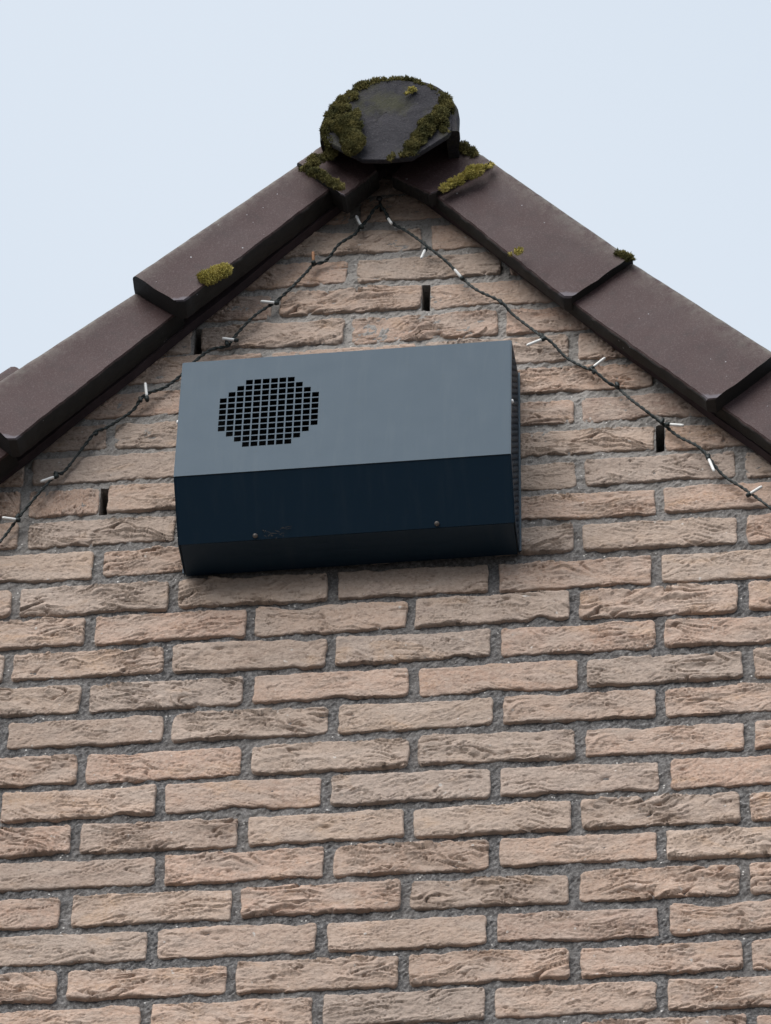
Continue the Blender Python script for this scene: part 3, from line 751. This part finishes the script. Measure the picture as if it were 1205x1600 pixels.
# a scrap of cobweb caught by the left screw underneath
bm = bmesh.new(); g = random.Random(3)
for k in range(22):
    t = g.random(); x = -0.112+0.034*t; s = g.uniform(-.006, .010)*(1-abs(t-.5))
    p = Vector((x, PROF[1][0]-0.0075-0.5*s, PROF[1][1]+0.0035+s)); q_ = p + Vector((g.uniform(-.012, .012), g.uniform(-.002, .002), g.uniform(-.004, .004)))
    tube(bm, [p, (p+q_)/2+Vector((0, -.001, g.uniform(-.001, .001))), q_], [.00012, g.uniform(.0002, .0005), .00012], 4)
cw = link('cobweb', bm_mesh('cobweb', bm), M_web); cw.matrix_world = Matrix.Translation(wb.location) @ Matrix.Rotation(math.radians(-1.0), 4, 'Y')
tag(cw, 'torn grey cobweb scrap beside the left screw under the metal box', 'cobweb')

# ------------------------------------------------------------------ string of lights on a nail
sl_ = tag(empty('string_lights', (CABLE_LEFT[0][0], 0, CABLE_LEFT[0][1])), 'dark twisted cable with small white bulbs hung along the gable', 'string lights')
so = Vector(sl_.location)
def smooth_path(pts, n=7):
    out = []
    for i in range(len(pts)-1):
        p0, p1, p2, p3 = [Vector(pts[max(0, min(len(pts)-1, i+k))]) for k in (-1, 0, 1, 2)]
        for k in range(n):
            t = k/n; out.append(0.5*((2*p1)+(p2-p0)*t+(2*p0-5*p1+4*p2-p3)*t*t+(3*p1-p0-3*p2+p3)*t**3))
    out.append(Vector(pts[-1])); return out
for tab, ph in ((CABLE_LEFT, 0.0), (CABLE_RIGHT, 1.3)):
    path = smooth_path([(x, -0.0125-0.004*math.sin(i*1.7+ph), z) for i, (x, z) in enumerate(tab)])
    L_ = [0.0]
    for p, q_ in zip(path, path[1:]): L_.append(L_[-1]+(q_-p).length)
    bm = bmesh.new()
    for s in (0, math.pi):
        pts = []
        for i, p in enumerate(path):
            t = (path[min(i+1, len(path)-1)]-path[max(i-1, 0)]).normalized(); u = t.cross(Vector((0, 1, 0))).normalized(); w = t.cross(u)
            an = L_[i]*300+s; pts.append(p + (u*math.cos(an)+w*math.sin(an))*0.0013 - so)
        tube(bm, pts, 0.0015, 6)
    link('cable', bm_mesh('cable', bm, True), M_cable, sl_)
def bulb(a_, b_, mat, ya=-0.016, yb=-0.021, r=0.0022):
    A, B = Vector((a_[0], ya, a_[1]))-so, Vector((b_[0], yb, b_[1]))-so; d = (B-A)
    bm = bmesh.new(); tube(bm, [A-d*0.25, A-d*.05, A+d*0.08], [0.0024, 0.0036, 0.0028], 8)
    sck = link('bulb', None, None, sl_) if False else None
    bm2 = bmesh.new(); tube(bm2, [A+d*.03, A+d*.2, A+d*.85, A+d*.97, B], [r*.95, r, r, r*.8, r*.35], 10)
    o = link('bulb', bm_mesh('bulb', bm2, True), mat, sl_)
    link('socket', bm_mesh('socket', bm, True), M_cable, o)
for i, (a_, b_) in enumerate(BULBS):
    if i == 6: continue
    bulb(a_, b_, M_bulb)
bulb(*ORANGE_BULB, M_bulb_old)
for x, z in [(-0.1135, 0)]: pass
# empty joints of the cable: small dark ties along it
for (x, z) in [CABLE_LEFT[11], CABLE_LEFT[14], CABLE_LEFT[20], CABLE_LEFT[23], CABLE_LEFT[26], CABLE_LEFT[28], CABLE_RIGHT[8], CABLE_RIGHT[11], CABLE_RIGHT[15], CABLE_RIGHT[17], CABLE_RIGHT[20], CABLE_RIGHT[23]]:
    bm = bmesh.new(); g = random.Random(int(x*1e4)); d = Vector((g.uniform(-.5, .5), 0, 1)).normalized()*0.004
    c0 = Vector((x, -0.0145, z))-so; tube(bm, [c0-d*1.3, c0-d*.6, c0+d*.6, c0+d*1.3], [.0018, .0030, .0031, .0018], 7)
    link('cable_tie', bm_mesh('cable_tie', bm, True), M_cable, sl_)
hk = empty('wall_nail', (so.x, 0.0, so.z+0.004)); tag(hk, 'black nail in the top brick holding the light string', 'nail')
bm = bmesh.new(); tube(bm, [(0, 0.012, 0), (0, -0.022, 0.001), (0, -0.0225, 0.001)], 0.0022, 8); link('shank', bm_mesh('shank', bm, True), M_black, hk)
bm = bmesh.new(); tube(bm, [(0, -0.021, 0.001), (0, -0.0225, 0.001), (0, -0.0245, 0.001)], [0.0045, 0.0048, 0.0036], 10); link('head', bm_mesh('head', bm, True), M_black, hk)

# ------------------------------------------------------------------ moss
def moss(label, blobs, mat, dens=1.0, tuft=0.0026, seed=0):
    """a cushion: one lumpy skin over merged blobs, covered in short shoots"""
    g = np.random.default_rng(900+seed); blobs = np.array(blobs, float)
    base = blobs[:, :3].mean(0); cen, rad = blobs[:, :3]-base, blobs[:, 3]
    flat = np.array((1.0, 1.5, 1.0))                                # cushions are flatter than they are wide
    def field(p):
        d2 = (((p[:, None, :]-cen[None])*flat)**2).sum(-1)
        return np.exp(-1.4*d2/(rad**2)[None]).sum(1)
    P, Nn = [], []
    for c, r in zip(cen, rad):
        n = int(dens*r*r*4*np.pi/(tuft*tuft)*1.6)
        d = g.normal(size=(n, 3)); d /= np.linalg.norm(d, axis=1)[:, None]
        lo, hi = np.zeros(n), np.full(n, r*2.6)
        for _ in range(11):
            mid = (lo+hi)/2; f = field(c+d*mid[:, None]); ins = f > 0.33
            lo = np.where(ins, mid, lo); hi = np.where(ins, hi, mid)
        p = c+d*lo[:, None]; e0 = 1e-4
        gr = np.stack([field(p+np.eye(3)[k]*e0)-field(p-np.eye(3)[k]*e0) for k in range(3)], -1)
        nn = -gr/np.maximum(np.linalg.norm(gr, axis=1), 1e-9)[:, None]
        ok = (nn*d).sum(1) > 0.15
        P.append(p[ok]); Nn.append(nn[ok])
    P, Nn = np.concatenate(P), np.concatenate(Nn); n = len(P)
    P = P + Nn*(0.0016*pnoise(P[:, 0]*260+seed*9, P[:, 2]*260, 41)+g.normal(0, .0005, n))[:, None]
    ax = Nn*0.9 + g.normal(0, .42, (n, 3)) + np.array((0, 0, .22)); ax /= np.linalg.norm(ax, axis=1)[:, None]
    u = np.cross(ax, (0.31, .77, .55)); u /= np.linalg.norm(u, axis=1)[:, None]; w_ = np.cross(ax, u)
    L_ = tuft*g.uniform(.5, 1.35, n)[:, None]; ra = tuft*g.uniform(.16, .36, n)[:, None]
    q0 = P-ax*L_*.6
    V = np.stack([q0, P+u*ra, P-u*.5*ra+w_*.87*ra, P-u*.5*ra-w_*.87*ra, P+ax*L_], 1).reshape(-1, 3)
    b0 = (np.arange(n)*5)[:, None, None]
    F = (b0 + np.array([[1, 2, 4], [2, 3, 4], [3, 1, 4], [2, 1, 0], [3, 2, 0], [1, 3, 0]])[None]).reshape(-1, 3).tolist()
    V = V.tolist()
    ico = bmesh.new(); bmesh.ops.create_icosphere(ico, subdivisions=2, radius=1.0)
    iv = np.array([v.co[:] for v in ico.verts]); ifc = [[v.index for v in f.verts] for f in ico.faces]; ico.free()
    for c, r in zip(cen, rad):                                     # dense heart under the shoots
        k0 = len(V); V.extend((c+iv*r*.8/flat).tolist()); F.extend([[k0+i for i in f] for f in ifc])
    o = link('moss', mesh_np('moss', V, F), mat); o.location = base.tolist()
    return tag(o, label, 'moss', 'moss growing on the roof tiles')

def trail(p, q_, n, r, j, seed, rj=.35):
    g = np.random.default_rng(seed); p, q_ = np.array(p), np.array(q_); out = []
    for k in range(int(n*1.8)):
        t = g.random(); c = p+(q_-p)*t + g.uniform(-1, 1, 3)*np.array((1, .3, 1))*(r*.55+j*.5)
        out.append((*c, r*g.uniform(.45, .95)))
    return out
def arc(a0, a1, n, R, y, r, j, seed, rj=.35):
    g = np.random.default_rng(seed); out = []
    for k in range(int(n*1.6)):
        an = math.radians(a0+(a1-a0)*g.random()); rr = R-g.uniform(0, 1)*(j+r*.9)
        out.append((RC+rr*math.cos(an), y+g.uniform(-.003, .003), RZc+rr*math.sin(an), r*g.uniform(.4, .95)))
    return out
moss('dark green moss lining the left half of the ridge tile rim', arc(190, 100, 44, RR-.002, -0.100, .0066, .002, 1) + arc(188, 128, 20, RR-.012, -0.104, .0066, .003, 2) + trail((-0.030, -0.100, 7.700), (-0.026, -0.098, 7.664), 9, .0062, .003, 34), M_moss_dark, seed=1)
moss('thin dull moss along the right half of the ridge tile rim', arc(98, 8, 40, RR-.003, -0.099, .0045, .0018, 3) + arc(36, 14, 7, RR-.002, -0.104, .0092, .002, 4), M_moss_dark, seed=2)
moss('thin olive moss fringe over the crown of the ridge tile', arc(112, 60, 30, RR+.001, -0.100, .0042, .0015, 33), M_moss_dark, seed=22)
moss('thick olive moss column hanging down the left side of the round ridge end', trail((-0.006, -0.110, 7.722), (0.002, -0.112, 7.655), 11, .011, .004, 5) + trail((0.004, -0.112, 7.652), (0.022, -0.112, 7.628), 6, .012, .004, 6) + trail((0.010, -0.111, 7.715), (0.012, -0.111, 7.66), 7, .008, .004, 7), M_moss_dark, seed=3)
moss('dark moss band slanting across the lower right of the round ridge end', trail((0.142, -0.106, 7.712), (0.092, -0.106, 7.628), 18, .0092, .006, 8) + trail((0.128, -0.107, 7.704), (0.104, -0.107, 7.650), 10, .0072, .008, 9) + trail((0.140, -0.104, 7.690), (0.146, -0.102, 7.664), 7, .0058, .004, 35) + trail((0.090, -0.106, 7.624), (0.066, -0.106, 7.618), 4, .005, .002, 10), M_moss_dark, seed=4)
moss('small pale green moss tuft near the top of the ridge end', trail((0.084, -0.109, 7.752), (0.097, -0.109, 7.754), 3, .0055, .002, 11), M_moss_yellow, seed=5)
moss('green moss in the joint between ridge and left verge tile', trail((-0.066, -0.078, 7.636), (-0.018, -0.082, 7.664), 9, .0085, .004, 12) + trail((-0.062, -0.086, 7.624), (-0.046, -0.086, 7.632), 4, .007, .003, 13), M_moss_dark, seed=6)
moss('narrow bright green moss roll on the uppermost left tile joint', trail((-0.052, -0.088, 7.618), (-0.006, -0.090, 7.574), 10, .0075, .002, 14), M_moss_dark, seed=7)
moss('yellow moss strip in the uppermost right tile joint below the ridge', trail((0.128, -0.060, 7.590), (0.200, -0.062, 7.634), 17, .0060, .003, 15) + trail((0.17, -0.066, 7.622), (0.203, -0.056, 7.640), 6, .006, .003, 16), M_moss_yellow, seed=8)
moss('dark moss on the top edge of the right tile beside the ridge', trail((0.158, -0.052, 7.692), (0.186, -0.050, 7.672), 7, .0075, .003, 17), M_moss_dark, seed=9)
moss('round yellow moss cushion on the lower edge of the left tile', trail((-0.196, -0.087, 7.408), (-0.160, -0.087, 7.427), 9, .0098, .003, 18, .25), M_moss_yellow, seed=10)
moss('tiny yellow moss spot on the lower edge of the right tile', trail((0.239, -0.068, 7.440), (0.253, -0.068, 7.446), 4, .0040, .002, 19), M_moss_yellow, seed=11)
moss('dark moss lump on the upper corner of the right tile end', trail((0.390, -0.058, 7.441), (0.411, -0.056, 7.424), 12, .0050, .0018, 20, .2), M_moss_dark, seed=12)
print('bricks', len(used), 'tris', sum(len(m.polygons) for m in bpy.data.meshes)*2)
